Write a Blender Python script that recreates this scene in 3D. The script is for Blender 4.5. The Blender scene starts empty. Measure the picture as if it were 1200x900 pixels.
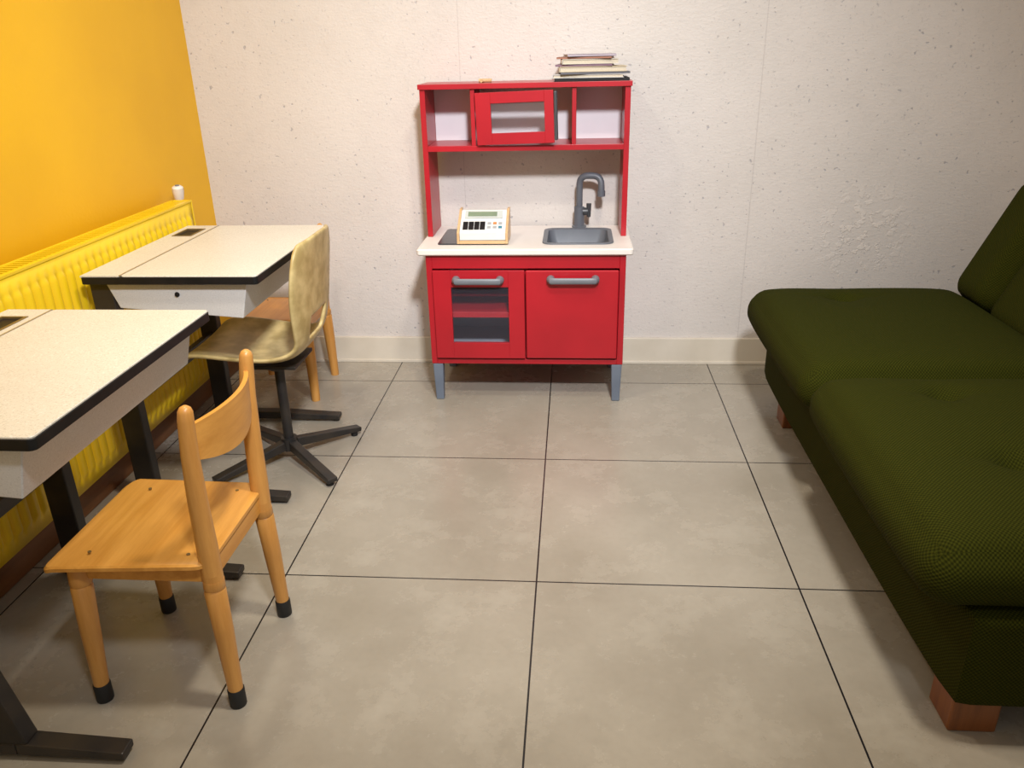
import bpy, bmesh, math
from mathutils import Vector, Matrix
S=bpy.context.scene
COL=S.collection
try:
    S.view_settings.view_transform='Standard'; S.view_settings.look='None'
except Exception: pass

# ---------------------------------------------------------------- materials
def nt(name):
    m=bpy.data.materials.new(name); m.use_nodes=True
    t=m.node_tree; b=t.nodes['Principled BSDF']
    return m,t,b
def math_(t,op,a,b=None,c=None):
    n=t.nodes.new('ShaderNodeMath'); n.operation=op
    for i,v in enumerate((a,b,c)):
        if v is None: continue
        if isinstance(v,(int,float)): n.inputs[i].default_value=v
        else: t.links.new(v,n.inputs[i])
    return n.outputs[0]
def mix(t,fac,a,b,bt='MIX'):
    n=t.nodes.new('ShaderNodeMix'); n.data_type='RGBA'; n.blend_type=bt
    def s(sock,v):
        if isinstance(v,(tuple,list)): sock.default_value=(*v[:3],1)
        elif isinstance(v,(int,float)): sock.default_value=v
        else: t.links.new(v,sock)
    s(n.inputs[0],fac); s(n.inputs[6],a); s(n.inputs[7],b)
    return n.outputs[2]
def coords(t,scale=(1,1,1),out='Object'):
    c=t.nodes.new('ShaderNodeTexCoord'); m=t.nodes.new('ShaderNodeMapping')
    m.inputs['Scale'].default_value=scale
    t.links.new(c.outputs[out],m.inputs[0]); return m.outputs[0]
def noise(t,vec,scale,detail=3,rough=.5):
    n=t.nodes.new('ShaderNodeTexNoise'); n.inputs['Scale'].default_value=scale
    n.inputs['Detail'].default_value=detail; n.inputs['Roughness'].default_value=rough
    t.links.new(vec,n.inputs['Vector']); return n.outputs[0]
def ramp(t,fac,a,b):
    n=t.nodes.new('ShaderNodeMapRange'); n.inputs[1].default_value=a; n.inputs[2].default_value=b
    t.links.new(fac,n.inputs[0]); return n.outputs[0]
def bump(t,b,h,strength=.3,dist=.002):
    n=t.nodes.new('ShaderNodeBump'); n.inputs['Strength'].default_value=strength; n.inputs['Distance'].default_value=dist
    t.links.new(h,n.inputs['Height']); t.links.new(n.outputs[0],b.inputs['Normal'])
def M(name,c,rough=.5,c2=None,scale=8,stretch=(1,1,1),metal=0,bs=0,bscale=60,spec=.5,lo=.35,hi=.65):
    m,t,b=nt(name)
    b.inputs['Roughness'].default_value=rough; b.inputs['Metallic'].default_value=metal
    b.inputs['Specular IOR Level'].default_value=spec
    v=coords(t,stretch)
    if c2 is None: c2=tuple(x*.88 for x in c)
    n=noise(t,v,scale,4)
    t.links.new(mix(t,ramp(t,n,lo,hi),c,c2),b.inputs['Base Color'])
    if bs: bump(t,b,noise(t,v,bscale,3),bs,.002)
    return m

def floor_mat():
    m,t,b=nt('floor_tile_stone')
    v=coords(t); sep=t.nodes.new('ShaderNodeSeparateXYZ'); t.links.new(v,sep.inputs[0])
    px=math_(t,'PINGPONG',sep.outputs[0],.3); py=math_(t,'PINGPONG',sep.outputs[1],.3)
    d=math_(t,'MINIMUM',px,py); g=math_(t,'LESS_THAN',d,.0019)
    n1=noise(t,v,2.2,6,.6); n2=noise(t,v,6.5,7,.68); n3=noise(t,v,60,3)
    c=mix(t,ramp(t,n1,.36,.64),(.30,.268,.215),(.375,.34,.28))
    c=mix(t,math_(t,'MULTIPLY',ramp(t,n2,.5,.8),.5),c,(.50,.47,.40))
    c=mix(t,math_(t,'MULTIPLY',ramp(t,n3,.45,.7),.10),c,(.2,.18,.15))
    cell=t.nodes.new('ShaderNodeTexWhiteNoise'); cell.noise_dimensions='2D'
    vm=t.nodes.new('ShaderNodeVectorMath'); vm.operation='DIVIDE'; vm.inputs[1].default_value=(.6,.6,1)
    vf=t.nodes.new('ShaderNodeVectorMath'); vf.operation='FLOOR'
    t.links.new(v,vm.inputs[0]); t.links.new(vm.outputs[0],vf.inputs[0]); t.links.new(vf.outputs[0],cell.inputs['Vector'])
    c=mix(t,math_(t,'MULTIPLY',cell.outputs['Value'],.12),c,(.22,.19,.15))
    c=mix(t,g,c,(.012,.011,.012))
    t.links.new(c,b.inputs['Base Color'])
    r=ramp(t,n2,.2,.9); t.links.new(math_(t,'MULTIPLY_ADD',r,.15,.20),b.inputs['Roughness'])
    bump(t,b,math_(t,'MULTIPLY',g,-1),.5,.002)
    return m
def wall_mat():
    m,t,b=nt('wall_textured_plaster')
    v=coords(t); vs=coords(t,(1,1,2.2)); sep=t.nodes.new('ShaderNodeSeparateXYZ'); t.links.new(v,sep.inputs[0])
    n1=noise(t,v,1.6,5,.6); n2=noise(t,v,62,1.5,.5); n3=noise(t,vs,60,5,.65); n4=noise(t,v,6,4,.6); n5=noise(t,v,120,1.5); n6=noise(t,v,22,3,.6)
    c=mix(t,ramp(t,n1,.35,.65),(.64,.595,.555),(.58,.54,.50))
    c=mix(t,math_(t,'MULTIPLY',ramp(t,n6,.5,.7),.12),c,(.48,.44,.41))
    sp=ramp(t,n2,.67,.71); sp=math_(t,'MULTIPLY',sp,ramp(t,n4,.38,.56))
    c=mix(t,math_(t,'MULTIPLY',sp,.6),c,(.27,.27,.30))
    sp2=ramp(t,n5,.66,.71)
    c=mix(t,math_(t,'MULTIPLY',sp2,.3),c,(.36,.34,.34))
    s1=math_(t,'LESS_THAN',math_(t,'ABSOLUTE',math_(t,'ADD',sep.outputs[0],.32)),.0015)
    s2=math_(t,'LESS_THAN',math_(t,'ABSOLUTE',math_(t,'ADD',sep.outputs[0],-.71)),.0017)
    s=math_(t,'MAXIMUM',s1,s2)
    c=mix(t,math_(t,'MULTIPLY',s,.35),c,(.4,.36,.34))
    vd=t.nodes.new('ShaderNodeVectorMath'); vd.operation='DISTANCE'; t.links.new(v,vd.inputs[0]); vd.inputs[1].default_value=(1.12,.21,.51)
    pm=ramp(t,vd.outputs['Value'],.20,.04)
    n7=noise(t,v,30,4,.6)
    pk=math_(t,'MULTIPLY',ramp(t,n7,.54,.57),pm)
    c=mix(t,math_(t,'MULTIPLY',pk,.6),c,(.72,.66,.60))
    t.links.new(c,b.inputs['Base Color']); b.inputs['Roughness'].default_value=.5
    h=math_(t,'ADD',math_(t,'MULTIPLY',n3,.8),math_(t,'MULTIPLY',sp,-.9))
    h=math_(t,'ADD',h,math_(t,'MULTIPLY',s,-.3)); h=math_(t,'ADD',h,math_(t,'MULTIPLY',n5,.4)); h=math_(t,'ADD',h,math_(t,'MULTIPLY',pk,1.6)); h=math_(t,'ADD',h,math_(t,'MULTIPLY',n6,.3))
    bump(t,b,h,.48,.0030)
    return m
def fabric_mat(name,c1,c2):
    m,t,b=nt(name)
    uv=coords(t,(1,1,1),'UV'); sep=t.nodes.new('ShaderNodeSeparateXYZ'); t.links.new(uv,sep.inputs[0])
    k=2*math.pi/.0074
    wn=noise(t,coords(t),30,2)
    w2=math_(t,'MULTIPLY',wn,3.0)
    a=math_(t,'SINE',math_(t,'ADD',math_(t,'MULTIPLY',sep.outputs[0],k),w2)); q=math_(t,'SINE',math_(t,'ADD',math_(t,'MULTIPLY',sep.outputs[1],k),w2))
    d=ramp(t,math_(t,'MULTIPLY',a,q),-.8,.8)
    n=noise(t,coords(t),3,4); nf=noise(t,coords(t),260,2)
    c=mix(t,d,c2,c1); c=mix(t,math_(t,'MULTIPLY',ramp(t,nf,.4,.65),.4),c,tuple((x+y)*.4 for x,y in zip(c1,c2)))
    c=mix(t,math_(t,'MULTIPLY',ramp(t,n,.4,.7),.3),c,tuple(x*.6 for x in c1))
    t.links.new(c,b.inputs['Base Color']); b.inputs['Roughness'].default_value=.95; b.inputs['Specular IOR Level'].default_value=.06
    bump(t,b,d,.4,.002)
    return m
def wood_mat(name,c1,c2,ax=0,rough=.35):
    m,t,b=nt(name)
    sc=[26,26,26]; sc[ax]=2.2
    v=coords(t,tuple(sc)); n=noise(t,v,1.6,6,.65)
    v2=coords(t); n2=noise(t,v2,6,3)
    c=mix(t,ramp(t,n,.35,.65),c1,c2); c=mix(t,math_(t,'MULTIPLY',ramp(t,n2,.45,.7),.25),c,tuple(x*.7 for x in c2))
    t.links.new(c,b.inputs['Base Color']); b.inputs['Roughness'].default_value=rough
    return m
def speck_mat(name,base,dark,light,k=.7):
    m,t,b=nt(name)
    v=coords(t); n=noise(t,v,330,2); n2=noise(t,v,240,2); n3=noise(t,v,4,3)
    c=mix(t,math_(t,'MULTIPLY',ramp(t,n,.54,.66),k),base,dark); c=mix(t,math_(t,'MULTIPLY',ramp(t,n2,.58,.68),k),c,light)
    c=mix(t,math_(t,'MULTIPLY',ramp(t,n3,.4,.7),.2),c,tuple(x*.8 for x in base))
    t.links.new(c,b.inputs['Base Color']); b.inputs['Roughness'].default_value=.33
    return m
floorM=floor_mat(); wallM=wall_mat()
yelW=M('yellow_wall_paint',(.84,.465,.003),.5,(.78,.42,.002),2.5,bs=.25,bscale=90)
yelR=M('yellow_radiator_enamel',(.87,.60,.014),.35,(.81,.54,.010),4)
whiteM=M('white_paint',(.66,.60,.50),.45,(.58,.52,.42),6)
red=M('red_lacquer',(.41,.009,.018),.33,(.35,.008,.016),5)
ivory=M('ivory_laminate',(.76,.71,.66),.4,(.70,.65,.60),5)
greyP=M('grey_plastic',(.12,.13,.15),.4,(.10,.11,.13),10)
greyH=M('light_grey_plastic',(.16,.17,.19),.45,(.135,.145,.165),10)
greyD=M('dark_grey_plastic',(.05,.053,.058),.4,(.04,.042,.046),10)
legG=M('grey_leg_plastic',(.15,.18,.23),.45,(.12,.145,.19),10)
white2=M('white_panel',(.76,.74,.76),.5,(.70,.68,.70),5)
black=M('black_plastic',(.006,.006,.006),.5,(.012,.010,.010),20,spec=.3)
hobM=M('hob_plate',(.03,.032,.036),.25,(.04,.042,.046),20)
metalB=M('worn_black_metal',(.024,.023,.024),.42,(.045,.037,.03),14,metal=.3)
woodX=wood_mat('honey_beech_wood',(.70,.34,.070),(.55,.24,.038),1)
woodZ=wood_mat('honey_beech_wood_upright',(.64,.32,.080),(.50,.225,.048),2)
woodP=wood_mat('pale_toy_wood',(.62,.42,.22),(.52,.33,.16),0)
woodR=wood_mat('orange_brown_block_wood',(.25,.085,.020),(.15,.045,.010),2)
woodS=wood_mat('brown_skirting_wood',(.22,.09,.03),(.15,.06,.02),1)
fabG=fabric_mat('green_woven_fabric',(.043,.046,.0045),(.011,.013,.0012))
deskT=speck_mat('speckled_cream_laminate',(.64,.605,.52),(.43,.40,.33),(.76,.74,.67))
deskB=speck_mat('speckled_grey_laminate',(.62,.615,.60),(.46,.455,.44),(.74,.735,.72),.5)
shellM=M('fibreglass_mottled_tan',(.64,.50,.23),.38,(.42,.31,.12),20,lo=.38,hi=.64)
rubber=M('black_rubber',(.01,.01,.01),.6)
bronze=M('bronze_rim',(.25,.18,.08),.4,metal=.6)
screen=M('lcd_screen',(.20,.26,.17),.25,(.17,.22,.15),20)
tealM=M('teal_key',(.05,.2,.28),.4); orangeM=M('orange_key',(.55,.22,.07),.4); keyW=M('white_key',(.70,.69,.66),.4)
keyG=M('grey_key',(.35,.36,.36),.4)
chrome=M('brushed_metal',(.5,.48,.45),.3,metal=.8)
def glass_mat(name,c,al):
    m,t,b=nt(name)
    n=noise(t,coords(t),8,2)
    t.links.new(mix(t,n,c,tuple(x*1.2 for x in c)),b.inputs['Base Color'])
    b.inputs['Roughness'].default_value=.12; b.inputs['Alpha'].default_value=al
    return m
glassM=glass_mat('smoky_window_plastic',(.14,.15,.19),.08)
glassW=glass_mat('clear_window_plastic',(.7,.7,.72),.04)

# ---------------------------------------------------------------- mesh helpers
def root(name,loc,label,cat,group=None):
    o=bpy.data.objects.new(name,None); o.empty_display_size=.05; o.location=loc
    COL.objects.link(o); o['label']=label; o['category']=cat
    if group: o['group']=group
    return o
def fin(name,bm,mat,parent=None,bev=0,smooth=False,label=None,cat=None,kind=None,seg=2,group=None,uv=False):
    bmesh.ops.recalc_face_normals(bm,faces=bm.faces)
    if uv:
        bm.normal_update(); L=bm.loops.layers.uv.new('uv')
        for f in bm.faces:
            n=[abs(q) for q in f.normal]; ax=n.index(max(n)); i,j=[(1,2),(0,2),(0,1)][ax]
            for l in f.loops: l[L].uv=(l.vert.co[i],l.vert.co[j])
    vs=[v.co for v in bm.verts]
    mn=Vector([min(v[i] for v in vs) for i in range(3)]); mx=Vector([max(v[i] for v in vs) for i in range(3)])
    c=(mn+mx)/2
    if kind=='structure': c=Vector((0,0,0))
    for v in bm.verts: v.co-=c
    me=bpy.data.meshes.new(name)
    if smooth:
        for f in bm.faces: f.smooth=True
    bm.to_mesh(me); bm.free()
    if smooth: me.set_sharp_from_angle(angle=math.radians(40))
    me.materials.append(mat)
    o=bpy.data.objects.new(name,me); COL.objects.link(o)
    if parent: o.parent=parent; o.location=c-parent_world(parent)
    else: o.location=c
    if bev:
        md=o.modifiers.new('bevel','BEVEL'); md.width=bev; md.segments=seg; md.limit_method='ANGLE'; md.angle_limit=math.radians(35)
    if label: o['label']=label
    if cat: o['category']=cat
    if kind: o['kind']=kind
    if group: o['group']=group
    return o
def parent_world(p):
    l=Vector(p.location)
    while p.parent: p=p.parent; l+=Vector(p.location)
    return l
def box(bm,x0,x1,y0,y1,z0,z1):
    m=Matrix.Translation(((x0+x1)/2,(y0+y1)/2,(z0+z1)/2))@Matrix.Diagonal((abs(x1-x0),abs(y1-y0),abs(z1-z0),1))
    bmesh.ops.create_cube(bm,size=1,matrix=m)
def boxes(*L):
    bm=bmesh.new()
    for b in L: box(bm,*b)
    return bm
def bar(bm,p0,p1,w0,h0,w1=None,h1=None,side=None):
    w1=w0 if w1 is None else w1; h1=h0 if h1 is None else h1
    p0=Vector(p0);p1=Vector(p1); d=(p1-p0).normalized()
    s=Vector(side) if side else (d.cross(Vector((0,0,1))) if abs(d.z)<.95 else Vector((0,1,0)))
    s=(s-s.dot(d)*d).normalized(); u=s.cross(d)
    vs=[]
    for p,w,h in ((p0,w0,h0),(p1,w1,h1)):
        for a,b in ((-1,-1),(1,-1),(1,1),(-1,1)): vs.append(bm.verts.new(p+s*a*w/2+u*b*h/2))
    for f in ((0,1,2,3),(7,6,5,4),(0,4,5,1),(1,5,6,2),(2,6,7,3),(3,7,4,0)): bm.faces.new([vs[i] for i in f])
def sweep(bm,pts,rad,n=16):
    pts=[Vector(p) for p in pts]; N=len(pts)
    rads=rad if isinstance(rad,(list,tuple)) else [rad]*N
    rings=[];prev=None
    for i,p in enumerate(pts):
        d=(pts[min(i+1,N-1)]-pts[max(i-1,0)]).normalized()
        if prev is None:
            s=d.cross(Vector((0,0,1))) if abs(d.z)<.9 else d.cross(Vector((0,1,0)))
        else: s=prev-prev.dot(d)*d
        s.normalize(); prev=s; u=d.cross(s)
        rings.append([bm.verts.new(p+(s*math.cos(2*math.pi*k/n)+u*math.sin(2*math.pi*k/n))*rads[i]) for k in range(n)])
    for a,b in zip(rings,rings[1:]):
        for k in range(n): bm.faces.new((a[k],a[(k+1)%n],b[(k+1)%n],b[k]))
    bm.faces.new(rings[0][::-1]); bm.faces.new(rings[-1])
def rr(cx,cy,w,d,r,z,n=6):
    o=[]
    for qx,qy,a0 in ((1,1,0),(-1,1,90),(-1,-1,180),(1,-1,270)):
        for k in range(n+1):
            a=math.radians(a0+90*k/n)
            o.append(Vector((cx+qx*(w/2-r)+r*math.cos(a),cy+qy*(d/2-r)+r*math.sin(a),z)))
    return o
def loft(bm,rings,cap0=True,cap1=True):
    R=[[bm.verts.new(p) for p in r] for r in rings]; n=len(R[0])
    for a,b in zip(R,R[1:]):
        for k in range(n): bm.faces.new((a[k],a[(k+1)%n],b[(k+1)%n],b[k]))
    if cap0: bm.faces.new(R[0][::-1])
    if cap1: bm.faces.new(R[-1])
def slab(cx,cy,w,d,r,z0,z1,e=.003):
    bm=bmesh.new()
    loft(bm,[rr(cx,cy,w-2*e,d-2*e,max(r-e,.001),z0),rr(cx,cy,w,d,r,z0+e),rr(cx,cy,w,d,r,z1-e),rr(cx,cy,w-2*e,d-2*e,max(r-e,.001),z1)])
    return bm
def cushion(cx,cy,cz,w,d,h,r,crown=.02,dimples=(),rot=None,cuts=30):
    bm=bmesh.new(); bmesh.ops.create_cube(bm,size=2)
    bmesh.ops.subdivide_edges(bm,edges=bm.edges[:],cuts=cuts,use_grid_fill=True)
    H=Vector((w/2,d/2,h/2))
    for v in bm.verts:
        a,b,c=v.co
        p=Vector((a*H.x,b*H.y,c*H.z)); rx=min(r,h/2*.98)
        q=Vector([max(-H[i]+rx,min(H[i]-rx,p[i])) for i in range(3)]); dd=p-q
        if dd.length>1e-7: p=q+dd.normalized()*rx
        k=max(0,(1-a**6))*max(0,(1-b**6))
        if c>-.2: p.z+=crown*k*max(0,min(1,(c+.2)/1.2))
        p.x+= -.010*(1-b**4)*(1 if a<0 else -1)*abs(a)**3
        if c>0:
            for (dx,dy,dep,rd) in dimples:
                ex=p.x-dx; ey=p.y-dy
                q2=(ex**2+ey**2)/(rd*rd)
                p.z-=dep*math.exp(-q2)+dep*.35*math.exp(-q2/8)+dep*.25*math.exp(-(ex/(rd*3.2))**2-(ey/(rd*.5))**2)
        v.co=p
    if rot: bmesh.ops.rotate(bm,verts=bm.verts,cent=(0,0,0),matrix=rot)
    bmesh.ops.translate(bm,verts=bm.verts,vec=(cx,cy,cz))
    return bm

# ---------------------------------------------------------------- room
WY=.21; LX=-1.28; RX=1.66
fin('floor',boxes((LX-.1,RX+.1,-3.6,WY+.1,-.05,0)),floorM,kind='structure')
fin('wall_back',boxes((LX-.1,RX+.1,WY,WY+.1,0,2.6)),wallM,kind='structure')
fin('wall_left',boxes((LX-.1,LX,-3.6,WY,0,2.6)),yelW,kind='structure')
fin('wall_right',boxes((RX,RX+.1,-3.6,WY,0,2.6)),wallM,kind='structure')
fin('baseboard_back',boxes((LX,RX,WY-.013,WY,0,.105),(LX,RX,WY-.018,WY,0,.012)),whiteM,kind='structure',bev=.002)
fin('baseboard_left',boxes((LX,LX+.045,-3.6,WY-.02,0,.07)),woodS,kind='structure',bev=.004)

# ---------------------------------------------------------------- play kitchen
K=root('play_kitchen',(-.08,0,0),'red toy kitchen with sink, oven window and upper shelf','play kitchen')
bx0,bx1,by0,by1=-.41,.25,-.170,.185
bm=boxes((bx0,bx0+.02,by0,by1,.14,.525),(bx1-.02,bx1,by0,by1,.14,.525),
 (bx0+.02,bx1-.02,by0,by0+.02,.478,.525),(bx0+.02,bx1-.02,by0,by1,.14,.158),(bx0+.02,bx1-.02,by1-.012,by1,.158,.525),
 (-.088,-.074,by0+.02,by1-.012,.158,.478),(bx0+.02,-.088,by0+.006,by1-.012,.306,.326))
fin('cabinet_body',bm,red,K,bev=.0015)
liner=M('grey_blue_lining',(.50,.53,.62),.5,(.44,.47,.55),5)
fin('oven_lining',boxes((bx0+.0205,-.0885,by1-.017,by1-.0125,.1585,.302),(bx0+.0205,-.0885,by0+.012,by1-.018,.1585,.163),(bx0+.0205,-.0885,by1-.017,by1-.0125,.3265,.477)),liner,K,label='grey-blue oven lining')
for i,(x,y) in enumerate(((bx0+.020,by0+.02),(bx1-.020,by0+.02),(bx0+.020,by1-.02),(bx1-.020,by1-.02))):
    bm=bmesh.new(); bar(bm,(x,y,.139),(x,y,0),.036,.036,.027,.027)
    fin('leg',bm,legG,K,bev=.003,label='grey plastic leg')
dz0,dz1=.166,.474; dy0,dy1=-.184,-.171
D=fin('door',boxes((-.388,-.328,dy0,dy1,dz0,dz1),(-.136,-.083,dy0,dy1,dz0,dz1),(-.328,-.136,dy0,dy1,dz0,.222),(-.328,-.136,dy0,dy1,.418,dz1)),red,K,bev=.0008,label='red oven door with a smoky window')
fin('window',boxes((-.3275,-.1365,dy0+.004,dy0+.007,.2225,.4175)),glassM,D,label='smoky plastic oven window')
D2=fin('door',slab((-.078+.228)/2,(dy0+dy1)/2,.306,.013,.004,dz0,dz1),red,K,label='plain red cupboard door')
def handle(par,cx,z,L=.146):
    y=dy0-.001; pts=[]
    h=L/2
    for px,py in ((-h,0),(-h,-.014),(-h+.004,-.021),(-h+.012,-.025),(h-.012,-.025),(h-.004,-.021),(h,-.014),(h,0)):
        pts.append((cx+px,y+py,z))
    bm=bmesh.new(); sweep(bm,pts,[.014,.013,.012,.0105,.0105,.012,.013,.014],14)
    for v in bm.verts:
        if v.co.y<y-.02: v.co.y=y-.025+(v.co.y-(y-.025))*.5
    fin('handle',bm,greyH,par,smooth=True,label='rounded grey plastic handle')
handle(D,-.236,.444); handle(D2,.078,.446)
wt=fin('worktop',slab(-.082,-.0,.71,.375,.012,.5255,.547,.004),ivory,K,label='ivory laminate worktop')
cb=slab(.093,-.004,.214,.222,.03,.5,.6); cut=fin('cutter',cb,ivory)
bo=wt.modifiers.new('b','BOOLEAN'); bo.object=cut; bo.operation='DIFFERENCE'; bo.solver='EXACT'
bpy.context.view_layer.update()
dg=bpy.context.evaluated_depsgraph_get()
nm=bpy.data.meshes.new_from_object(wt.evaluated_get(dg)); wt.modifiers.clear(); wt.data=nm; bpy.data.objects.remove(cut)
if not nm.materials: nm.materials.append(ivory)
bm=bmesh.new(); c=(.093,-.004)
loft(bm,[rr(*c,.238,.246,.035,.5475),rr(*c,.236,.244,.034,.5520),rr(*c,.222,.230,.03,.5525),rr(*c,.206,.214,.026,.549),rr(*c,.196,.204,.026,.52),rr(*c,.176,.184,.03,.487),rr(*c,.14,.148,.03,.482)],cap0=False)
fin('sink',bm,greyP,K,smooth=True,label='grey plastic sink basin')
fx,fy=.098,.150
bm=bmesh.new()
sweep(bm,[(fx,fy,.5475),(fx,fy,.553),(fx,fy,.555),(fx,fy,.60),(fx,fy,.62),(fx,fy,.622)],[.026,.026,.019,.018,.018,.0125],20)
pts=[]
for k in range(0,17):
    a=math.pi-math.pi*k/16; ca,sa=math.cos(a),math.sin(a)
    sx=math.copysign(abs(ca)**.7,ca); sz_=abs(sa)**.7
    pts.append((fx+.038+.038*sx,fy-.01-.02*(k/16),.694+.038*sz_))
pts.append((fx+.076,fy-.03,.672))
sweep(bm,[(fx,fy,.61),(fx,fy-.004,.66)]+pts,.0115,16)
sweep(bm,[(fx+.076,fy-.03,.682),(fx+.076,fy-.03,.662)],.0140,16)
F=fin('faucet',bm,greyP,K,smooth=True,label='grey gooseneck faucet')
bm=bmesh.new(); sweep(bm,[(fx+.012,fy-.002,.604),(fx+.030,fy-.002,.604)],.014,14); sweep(bm,[(fx+.034,fy-.002,.585),(fx+.034,fy-.002,.632)],[.007,.009],12)
fin('tap_lever',bm,greyD,F,smooth=True)
bm=bmesh.new()
loft(bm,[rr(-.262,-.004,.228,.240,.012,.5472),rr(-.262,-.004,.228,.240,.012,.550),rr(-.262,-.004,.222,.234,.01,.5512)])
fin('hob',bm,hobM,K,label='dark glossy hob plate')
for y,r in ((-.06,.045),(.06,.035)):
    bm=bmesh.new()
    ro=[rr(-.262,y,2*q,2*q,q-.0005,.5516,8) for q in (r,r-.004)]
    loft(bm,ro,False,False)
    fin('hob_ring',bm,legG,K)
hx0,hx1,hy0,hy1=-.428,.258,.0,.185
zt=1.03
fin('shelf_unit',boxes((hx0,hx0+.018,hy0,hy1,.5475,zt),(hx1-.018,hx1,hy0,hy1,.5475,zt),(hx0-.004,hx1+.004,hy0-.008,hy1,zt,zt+.016),
 (hx0+.018,hx1-.018,hy0,hy1,.834,.852),(-.262,-.248,hy0+.002,hy1-.008,.852,zt),(.070,.084,hy0+.002,hy1-.008,.852,zt)),red,K,bev=.001)
for a,b_ in ((hx0+.0185,-.2625),(-.2475,.0695),(.0845,hx1-.0185)):
    fin('back_panel',boxes((a,b_,hy1-.007,hy1-.001,.8525,zt-.0005)),white2,K,label='white back panel of a shelf compartment')
mz0,mz1=.858,1.021; mx0,mx1=-.243,.012
MD=fin('microwave_door',boxes((mx0,mx0+.05,-.022,-.011,mz0,mz1),(mx1-.030,mx1,-.022,-.011,mz0,mz1),(mx0+.05,mx1-.030,-.022,-.011,mz0,mz0+.036),(mx0+.05,mx1-.030,-.022,-.011,mz1-.034,mz1)),red,K,bev=.0008)
fin('window',boxes((mx0+.0505,mx1-.0305,-.018,-.015,mz0+.0365,mz1-.0345)),glassW,MD,label='clear microwave window')
fin('handle',boxes((mx1+.001,mx1+.012,-.026,-.006,mz0+.008,mz1-.004)),greyD,MD,bev=.003,label='dark vertical handle')
MD.rotation_euler=(0,math.radians(-1.5),math.radians(-2.6))

# ---------------------------------------------------------------- toy cash register
R_=root('toy_cash_register',(-.223,-.06,.552),'wooden toy cash register with white keypad panel, on the toy hob','toy')
x0,x1=-.308,-.138; zb=.5517
def prof(bm,x0,x1,P):
    a=[bm.verts.new((x0,y,z)) for y,z in P]; b=[bm.verts.new((x1,y,z)) for y,z in P]; n=len(P)
    for i in range(n): bm.faces.new((a[i],a[(i+1)%n],b[(i+1)%n],b[i]))
    bm.faces.new(a[::-1]); bm.faces.new(b)
side=[(-.130,zb),(.0,zb),(.0,zb+.098),(-.03,zb+.098),(-.130,zb+.036)]
bm=bmesh.new(); prof(bm,x0,x0+.008,side); prof(bm,x1-.008,x1,side); box(bm,x0+.008,x1-.008,-.130,-.122,zb,zb+.010); box(bm,x0+.008,x1-.008,-.122,-.002,zb,zb+.006)
fin('wooden_case',bm,woodP,R_,bev=.001)
bm=bmesh.new(); prof(bm,x0+.0085,x1-.0085,[(-.124,zb+.011),(-.004,zb+.011),(-.004,zb+.094),(-.034,zb+.094),(-.124,zb+.036)])
P=fin('front_panel',bm,keyW,R_,bev=.001,label='white sloping keypad panel')
sd=Vector((0,.090,.058)).normalized(); nn=Vector((0,-.058,.090)).normalized(); o0=Vector((0,-.124,zb+.036))
def onp(name,mat,u0,u1,v0,v1,h=.003,par=P,lab=None):
    bm=bmesh.new(); c=Vector(((u0+u1)/2,0,0))+o0+sd*(v0+v1)/2+nn*(h/2)
    a=c-sd*(v1-v0)/2; b=c+sd*(v1-v0)/2
    bar(bm,a,b,u1-u0,h,side=(1,0,0)); fin(name,bm,mat,par,bev=.0006,label=lab)
onp('display_frame',M('pale_grey_plastic',(.50,.53,.50),.4),x0+.022,x1-.022,.066,.1,.004)
onp('display_screen',screen,x0+.032,x1-.040,.073,.094,.0052)
for i in range(4):
    onp('key',black,x0+.018+i*.0190,x0+.0350+i*.0190,.014,.050)
for r in range(2):
    for i in range(3):
        mt=[[keyG,keyG,tealM],[keyG,orangeM,keyG]][r][i]
        onp('small_key',mt,x0+.100+i*.0185,x0+.112+i*.0185,.020+r*.018,.030+r*.018,.0025)

# ---------------------------------------------------------------- books on top
zz=zt+.0162
items=[(.132,.085,.240,.168,.009,black,.5,'black folder with worn edges, bottom of the stack',1),
 (.124,.088,.228,.160,.011,M('white_folder',(.60,.60,.60),.6),-3,'white booklet lying in the stack',0),
 (.138,.086,.222,.158,.006,M('grey_folder',(.12,.12,.14),.6),4,'thin dark grey booklet lying in the stack',1),
 (.134,.088,.216,.156,.016,M('cream_book_cover',(.60,.50,.34),.6),1.5,'thick cream-coloured book lying in the stack',0),
 (.112,.09,.182,.150,.006,M('plum_book_cover',(.22,.13,.18),.5),-5,'thin plum-coloured booklet in the stack',1),
 (.124,.09,.182,.148,.015,M('pale_book_cover',(.64,.59,.50),.5),3,'white and cream picture book in the stack',0),
 (.114,.092,.176,.145,.006,M('brown_book_cover',(.36,.16,.10),.5),-6,'thin reddish brown booklet near the top',1),
 (.124,.09,.156,.14,.007,M('lilac_magazine',(.46,.40,.46),.45),7,'thin lilac-grey magazine on top of the stack',1)]
pageM=M('page_paper',(.66,.60,.48),.8,(.42,.36,.27),200,(1,1,40))
for cx,cy,w,d,h,mt,ang,lab,sp_ in items:
    R=root('book',(cx,cy,zz),lab,'book','books stacked on the toy kitchen')
    L=[(cx-w/2,cx+w/2,cy-d/2,cy+d/2,zz,zz+.0018),(cx-w/2,cx+w/2,cy-d/2,cy+d/2,zz+h-.0018,zz+h)]
    if sp_: L.append((cx-w/2,cx+w/2,cy-d/2,cy-d/2+.002,zz,zz+h))
    else: L.append((cx-w/2,cx-w/2+.002,cy-d/2,cy+d/2,zz,zz+h))
    fin('cover',boxes(*L),mt,R,bev=.0004)
    fin('pages',boxes((cx-w/2+.003,cx+w/2-.003,cy-d/2+.003,cy+d/2-.003,zz+.0019,zz+h-.0019)),pageM,R)
    R.rotation_euler=(0,0,math.radians(ang)); zz+=h+.0006
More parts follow.
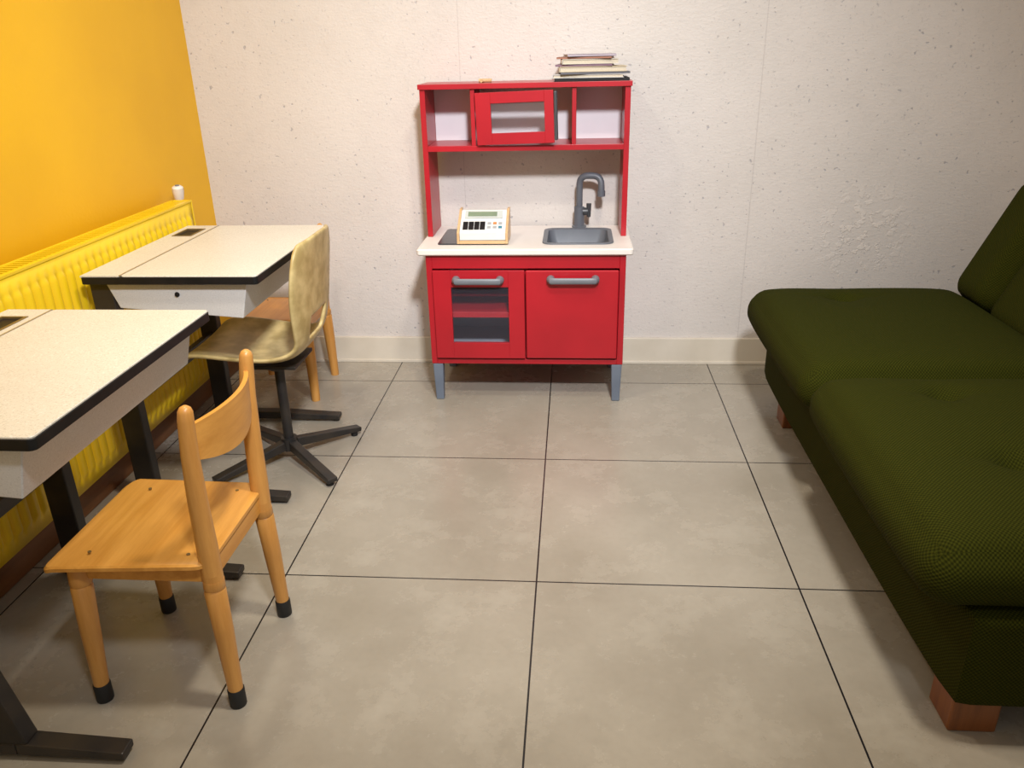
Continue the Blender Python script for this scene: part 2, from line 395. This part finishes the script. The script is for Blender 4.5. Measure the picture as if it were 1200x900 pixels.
bm=bmesh.new(); sweep(bm,[(-.238,.06,zt+.0225),(-.195,.06,zt+.0225)],.006,14); sweep(bm,[(-.228,.045,zt+.0215),(-.226,.085,zt+.0215)],.005,10)
fin('toy_clip',bm,woodP,smooth=True,label='small pale wooden toy piece on top of the kitchen',cat='toy')

# ---------------------------------------------------------------- wooden chairs
def wooden_chair(X,Y,sc,label,caps=True):
    R=root('wooden_chair',(X,Y,0),label,'chair','small wooden chairs')
    hs=.132
    P=lambda x,y,z:(X+x*sc,Y+y*sc,z*sc)
    sz=.328
    bm=bmesh.new(); w,d=.304,.306; cx,cy=-.020,0
    def ring(z,e):
        r=rr(0,0,d-2*e,w-2*e,.026,0,5); o=[]
        for p in r:
            xx=p.x; yy=p.y*(1+ .05*(-xx/(d/2)))
            o.append(Vector(P(cx+xx,cy+yy,z-(.012*max(0,(-xx-.10)/.05)**2))))
        return o
    loft(bm,[ring(sz-.012,.003),ring(sz-.010,0),ring(sz-.003,0),ring(sz,.003)])
    S_=fin('seat',bm,woodX,R,smooth=True,label='honey plywood seat with rounded front')
    for x,y in ((-.10,-.112),(-.10,.112),(.085,-.112),(.085,.112)):
        bm=bmesh.new(); sweep(bm,[P(x,y,sz-.001),P(x,y,sz+.0006)],.0034*sc,10)
        fin('screw',bm,bronze,S_,smooth=True)
    bm=bmesh.new(); z=sz-.032
    for y in (-.118,.118): bar(bm,P(-.125,y,z),P(.115,y,z),.016*sc,.036*sc)
    bar(bm,P(-.128,-.118,z),P(-.128,.118,z),.016*sc,.036*sc); bar(bm,P(.122,-.118,z),P(.122,.118,z),.016*sc,.036*sc)
    fin('apron',bm,woodX,R,bev=.002)
    for y in (-1,1):
        for xk in (-1,1):
            tx=-.124 if xk<0 else .128; fxx=-.133 if xk<0 else .134
            top=sz-.014 if xk<0 else sz-.05
            L=[(tx,y*.122,top,.0175),(tx,y*.122,sz-.045,.019),(tx,y*.123,sz-.06,.0195),(tx,y*.1235,sz-.064,.0172),(tx,y*.1238,sz-.068,.0195),((tx+fxx)/2,y*.127,.17,.0180),(fxx,y*hs,.036 if caps else 0,.0140)]
            bm=bmesh.new(); sweep(bm,[P(a,b,c) for a,b,c,_ in L],[q[3]*(sc if caps else 1.05) for q in L],20)
            if xk>0: sweep(bm,[P(.128,y*.122,sz-.05),P(.128,y*.122,sz-.03)],.0185*sc,20)
            lg=fin('leg',bm,woodZ,R,smooth=True)
            if caps:
                bm=bmesh.new(); sweep(bm,[P(fxx,y*hs,.040),P(fxx,y*hs,.038),P(fxx,y*(hs+.0005),.002),P(fxx,y*(hs+.0005),0)],[.0150*sc,.0160*sc,.0160*sc,.0150*sc],18)
                fin('foot_cap',bm,rubber,lg,smooth=True,label='black rubber foot cap')
        bm=bmesh.new()
        L=[(.128,.122,sz-.03,.0185),(.129,.123,sz+.02,.0185),(.130,.125,sz+.12,.0170),(.134,.128,sz+.21,.0150),(.140,.130,sz+.275,.0135),(.142,.130,sz+.290,.0125),(.143,.130,sz+.297,.0095),(.1435,.130,sz+.301,.004)]
        sweep(bm,[P(a,y*b,c) for a,b,c,_ in L],[q[3]*sc for q in L],20)
        fin('back_post',bm,woodZ,R,smooth=True)
    bm=bmesh.new(); NU,NV=20,8; g=[]
    for s in (0,1):
        gg=[]
        for j in range(NV+1):
            v=j/NV; row=[]
            for i in range(NU+1):
                u=-1+2*i/NU
                zc=sz+.230+ (v-.5)*(.064+.030*(1-u*u))-.012*(1-u*u)
                xx=.133+.055*(zc-sz-.24)/.1*.12+.030*(1-u*u)+ (s*.009)
                row.append(bm.verts.new(P(xx,u*.124,zc)))
            gg.append(row)
        g.append(gg)
    for s in (0,1):
        for j in range(NV):
            for i in range(NU): bm.faces.new((g[s][j][i],g[s][j][i+1],g[s][j+1][i+1],g[s][j+1][i]))
    for i in range(NU):
        for j in (0,NV): bm.faces.new((g[0][j][i],g[0][j][i+1],g[1][j][i+1],g[1][j][i]))
    for j in range(NV):
        for i in (0,NU): bm.faces.new((g[0][j][i],g[0][j+1][i],g[1][j+1][i],g[1][j][i]))
    fin('backrest',bm,woodX,R,smooth=True,label='curved plywood backrest')
    return R
wooden_chair(-.689,-1.473,1,'honey wooden child chair with black foot caps at the nearer desk')
wooden_chair(-.962,-.06,.93,'honey wooden child chair tucked behind the desk near the wall',False)

# ---------------------------------------------------------------- school desks
def desk(Yc,label,lean=False):
    X0,X1=-1.135,-.688; hl=.299; H=.655
    R=root('school_desk',((X0+X1)/2,Yc,0),label,'desk','school desks')
    xs=-1.035
    fin('desk_top',slab((xs+.003+X1)/2,Yc,X1-xs-.003,2*hl,.010,H-.004,H,.001),deskT,R,label='speckled cream writing surface')
    fin('pen_tray_strip',boxes((X0,xs-.001,Yc-hl,Yc+hl-.150,H-.004,H),(X0,xs-.001,Yc+hl-.055,Yc+hl,H-.004,H),(X0,-1.110,Yc+hl-.150,Yc+hl-.055,H-.004,H),(-1.058,xs-.001,Yc+hl-.150,Yc+hl-.055,H-.004,H)),deskT,R)
    bm=boxes((-1.110,-1.058,Yc+hl-.150,Yc+hl-.055,H-.020,H-.016)); fin('pen_slot',bm,black,R)
    bm=boxes((-1.114,-1.108,Yc+hl-.154,Yc+hl-.051,H-.004,H+.0015),(-1.060,-1.054,Yc+hl-.154,Yc+hl-.051,H-.004,H+.0015),(-1.108,-1.060,Yc+hl-.154,Yc+hl-.148,H-.004,H+.0015),(-1.108,-1.060,Yc+hl-.057,Yc+hl-.051,H-.004,H+.0015))
    fin('slot_rim',bm,bronze,R,label='bronze-coloured rim of the pen slot')
    fin('joint_strip',boxes((xs-.001,xs+.003,Yc-hl+.002,Yc+hl-.002,H-.004,H+.0008)),chrome,R)
    bm=slab((X0+X1)/2,Yc,X1-X0+.003,2*hl+.003,.011,H-.022,H-.0032,.001)
    fin('edge_band',bm,black,R,smooth=True,label='black edge band')
    y0,y1=Yc-hl+.02,Yc+hl-.02
    P=[(-1.085,.632),(-.722,.632),(-.745,.540),(-1.060,.566)]
    bm=bmesh.new()
    a=[bm.verts.new((x,y0,z)) for x,z in P]; b=[bm.verts.new((x,y1,z)) for x,z in P]; n=len(P)
    for i in range(n): bm.faces.new((a[i],a[(i+1)%n],b[(i+1)%n],b[i]))
    bm.faces.new(a[::-1]); bm.faces.new(b)
    B=fin('storage_box',bm,deskB,R,bev=.002,label='speckled grey laminate storage box')
    bm=bmesh.new(); sweep(bm,[(-.905,y0+.001,.602),(-.905,y0-.004,.602)],[.007,.005],14); fin('lock',bm,black,B,smooth=True)
    for k,y in ((0,Yc-.262),(1,Yc+.262)):
        bm=bmesh.new()
        if lean and k==0: bar(bm,(-1.03,y,.562),(-.905,y,.028),.032,.06,side=(0,1,0))
        else: bar(bm,(-1.10,y,.632),(-1.10,y,.028),.032,.058,side=(0,1,0))
        L=fin('leg',bm,metalB,R,bev=.003)
        bm=bmesh.new(); bar(bm,(-1.15,y,.022),(-.90,y,.022),.036,.026,side=(0,1,0)); bar(bm,(-.90,y,.022),(-.702,y,.016),.036,.026,.036,.016,side=(0,1,0))
        box(bm,-.725,-.708,y-.012,y+.012,0,.01); box(bm,-1.14,-1.12,y-.012,y+.012,0,.01)
        fin('foot_bar',bm,metalB,L,bev=.003)
    bm=bmesh.new(); bar(bm,(-1.10,Yc-.246,.30),(-1.10,Yc+.246,.30),.02,.035); fin('cross_bar',bm,metalB,R,bev=.002)
desk(-.606,'speckled cream school desk with black edge beside the radiator end')
desk(-1.474,'speckled cream school desk with black edge at the wooden chair',True)

# ---------------------------------------------------------------- moulded chair
C=root('moulded_chair',(-.78,-.62,0),'mottled tan moulded shell chair on black four-star pedestal','chair')
prof_=[(-1.008,.358,.135),(-1.003,.370,.158),(-.985,.382,.168),(-.93,.380,.172),(-.87,.372,.172),(-.80,.364,.168),(-.745,.360,.158),(-.704,.366,.146),(-.680,.386,.138),(-.671,.412,.138),(-.668,.445,.150),(-.666,.475,.160),(-.663,.52,.170),(-.658,.565,.174),(-.652,.61,.172),(-.646,.655,.167),(-.641,.688,.150),(-.638,.702,.125)]
bm=bmesh.new(); NU=18; rows=[]
for j,(x,z,w) in enumerate(prof_):
    row=[]
    for i in range(NU+1):
        u=-1+2*i/NU
        e=abs(u)**3
        if j<8: xx=x; z2=z+.020*e*min(1,j/3) - .010*(1-u*u)*min(1,j/3)
        else: xx=x+.022*(1-e)*min(1,(j-7)/4); z2=z+.020*e*max(0,1-(j-7)/3)-(.008*u*u if j>14 else 0)
        row.append(bm.verts.new((xx,-.612+u*w,z2)))
    rows.append(row)
for j,(a,b) in enumerate(zip(rows,rows[1:])):
    for i in range(NU):
        if j in (9,10) and 5<=i<=12: continue      # hand-hold opening above the seat
        bm.faces.new((a[i],a[i+1],b[i+1],b[i]))
for v in [v for v in bm.verts if not v.link_faces]: bm.verts.remove(v)
sh=fin('seat_shell',bm,shellM,C,smooth=True,label='mottled tan moulded shell with an opening above the seat')
md=sh.modifiers.new('s','SOLIDIFY'); md.thickness=.013; md.offset=0
md=sh.modifiers.new('ss','SUBSURF'); md.levels=1; md.render_levels=2
bm=boxes((-.86,-.70,-.70,-.54,.325,.335)); sweep(bm,[(-.78,-.62,.328),(-.78,-.62,.30),(-.78,-.62,.298)],[.045,.03,.02],16)
fin('seat_bracket',bm,metalB,C,bev=.002)
bm=bmesh.new(); sweep(bm,[(-.78,-.62,.30),(-.78,-.62,.05)],.0145,18); sweep(bm,[(-.78,-.62,.075),(-.78,-.62,.035)],.024,18)
fin('column',bm,metalB,C,smooth=True)
for k in range(4):
    a=math.radians(45+90*k+2); c_,s_=math.cos(a),math.sin(a)
    bm=bmesh.new(); bar(bm,(-.78+.02*c_,-.62+.02*s_,.052),(-.78+.245*c_,-.62+.245*s_,.020),.026,.030,.032,.014)
    lg=fin('base_leg',bm,metalB,C,bev=.003)
    bm=bmesh.new(); sweep(bm,[(-.78+.225*c_,-.62+.225*s_,.018),(-.78+.225*c_,-.62+.225*s_,0)],.011,14); fin('glide',bm,rubber,lg,smooth=True)

# ---------------------------------------------------------------- radiator
Ra=root('radiator',(-1.21,-1.2,.0),'long yellow ribbed panel radiator on the yellow wall','radiator')
ry0,ry1=-2.45,-.165; rz0,rz1=.115,.705
bm=bmesh.new(); y=ry0+.01; pr=[]
while y<ry1-.036:
    pr+= [(y,0),(y+.008,0),(y+.011,.004),(y+.014,.008),(y+.018,.009),(y+.024,.009),(y+.028,.008),(y+.031,.004)]; y+=.0335
pr.append((ry1-.008,0))
zs=[(rz0,0),(rz0+.03,0),(rz0+.038,.5),(rz0+.048,1),(rz1-.053,1),(rz1-.043,.5),(rz1-.035,0),(rz1,0)]
R2=[]
for z,k in zs: R2.append([bm.verts.new((-1.180+d*k,yy,z)) for yy,d in pr])
for a,b in zip(R2,R2[1:]):
    for i in range(len(pr)-1): bm.faces.new((a[i],a[i+1],b[i+1],b[i]))
fp=fin('front_panel',bm,yelR,Ra,smooth=True); md=fp.modifiers.new('s','SOLIDIFY'); md.thickness=.002; md.offset=-1
fin('rear_panel',boxes((-1.244,-1.240,ry0,ry1-.01,rz0,rz1)),yelR,Ra)
for a,b_ in ((ry1-.008,ry1),(ry0,ry0+.008)):
    fin('side_cover',boxes((-1.246,-1.176,a,b_,rz0,rz1+.006)),yelR,Ra,bev=.002)
bm=boxes((-1.246,-1.236,ry0+.008,ry1-.008,rz1,rz1+.006),(-1.190,-1.176,ry0+.008,ry1-.008,rz1,rz1+.006)); y=ry0+.02
while y<ry1-.02:
    box(bm,-1.237,-1.189,y,y+.006,rz1+.001,rz1+.005); y+=.018
fin('top_grille',bm,yelR,Ra)
bm=bmesh.new(); sweep(bm,[(-1.215,ry1-.004,.66),(-1.215,ry1+.03,.66),(-1.215,ry1+.045,.64),(-1.215,ry1+.045,.0)],[.009,.009,.008,.008],12)
fin('pipe',bm,yelR,Ra,smooth=True)
bm=bmesh.new(); X=-1.232; Y=ry1+.026
sweep(bm,[(X,Y,.665),(X,Y,.708),(X,Y,.710),(X+.002,Y-.003,.735),(X+.004,Y-.006,.748),(X+.004,Y-.007,.754)],[.009,.009,.015,.019,.018,.011],10)
TV=fin('thermostat_valve',bm,ivory,Ra,smooth=True,label='small ivory plastic thermostat knob')
bm=bmesh.new(); sweep(bm,[(X+.004,Y-.007,.754),(X+.004,Y-.007,.757)],[.007,.006],10); fin('valve_cap',bm,greyH,TV,smooth=True)

# ---------------------------------------------------------------- sofa
SF=root('sofa',(1.15,-.87,0),'dark green woven sofa with tufted cushions and wooden block legs','sofa')
bm=cushion(1.145,-.865,.178,.81,1.53,.196,.018,0,cuts=24)
fin('base',bm,fabG,SF,smooth=True,uv=True)
bm=cushion(1.59,-.865,.36,.07,1.53,.56,.03,0,cuts=16); fin('back_frame',bm,fabG,SF,smooth=True,uv=True)
cw=.67; cx=.662+cw/2
fin('seat_cushion',cushion(cx,-.474,.330,cw,.754,.120,.056,.028,dimples=((.925-cx,.216,.026,.034),),cuts=44),fabG,SF,smooth=True,uv=True)
fin('seat_cushion',cushion(cx,-1.246,.330,cw,.762,.120,.056,.028,dimples=((.925-cx,.238,.026,.032),(.925-cx,-.082,.026,.032)),cuts=44),fabG,SF,smooth=True,uv=True)
for bx,by in ((.925,-.258),(.925,-1.008),(.925,-1.328)):
    bm=bmesh.new(); bmesh.ops.create_uvsphere(bm,u_segments=14,v_segments=8,radius=.011); bmesh.ops.scale(bm,vec=(1,1,.5),verts=bm.verts); bmesh.ops.translate(bm,verts=bm.verts,vec=(bx,by,.380))
    fin('button',bm,fabG,SF,smooth=True,uv=True)
rt=Matrix.Rotation(math.radians(24),3,'Y')
for y,w_,z_ in ((-.225,.22,.555),(-.662,.645,.528),(-1.312,.645,.528)):
    fin('back_cushion',cushion(1.437,y,z_,.13,w_,.42,.063,.0,rot=rt,cuts=24),fabG,SF,smooth=True,uv=True)
for x,y in ((.758,-1.580),(.755,-.345),(1.44,-1.580),(1.44,-.345)):
    bm=boxes((x,x+.084,y-.022,y+.060,0,.086)); fin('leg',bm,woodR,SF,bev=.004,label='orange-brown wooden block leg')

# ---------------------------------------------------------------- lights
def area(name,loc,tgt,size,power,col,spread=180):
    l=bpy.data.lights.new(name,'AREA'); l.shape='DISK'; l.size=size; l.energy=power; l.color=col; l.spread=math.radians(spread)
    o=bpy.data.objects.new(name,l); o.location=loc; COL.objects.link(o)
    o.rotation_euler=(Vector(tgt)-Vector(loc)).to_track_quat('-Z','Y').to_euler()
area('ceiling_lamp',(.35,-2.75,2.35),(-.25,.1,.5),.25,18,(.93,.95,1),72)
area('ceiling_lamp',(.30,-1.60,2.45),(.1,-1.55,0),.20,22,(1,.90,.75),150)
area('ceiling_lamp',(-.75,-1.0,2.45),(-.8,-.9,0),.20,10,(1,.91,.76),150)
w=bpy.data.worlds.new('world'); S.world=w; w.use_nodes=True
bg=w.node_tree.nodes['Background']; bg.inputs[0].default_value=(1,.95,.90,1); bg.inputs[1].default_value=.38

# ---------------------------------------------------------------- camera
cam=bpy.data.cameras.new('camera'); co=bpy.data.objects.new('camera',cam); COL.objects.link(co)
cam.sensor_width=36; cam.lens=933.59*36/1200; cam.clip_start=.02
yaw,pitch,roll=.0825,.4003,-.0231
fwd=Vector((-math.sin(yaw)*math.cos(pitch),math.cos(yaw)*math.cos(pitch),-math.sin(pitch)))
rt_=Vector((math.cos(yaw),math.sin(yaw),0)); up=rt_.cross(fwd)
r2=math.cos(roll)*rt_+math.sin(roll)*up; u2=r2.cross(fwd)
mw=Matrix(((r2.x,u2.x,-fwd.x,.08),(r2.y,u2.y,-fwd.y,-2.7337),(r2.z,u2.z,-fwd.z,1.1528),(0,0,0,1)))
co.matrix_world=mw
S.camera=co
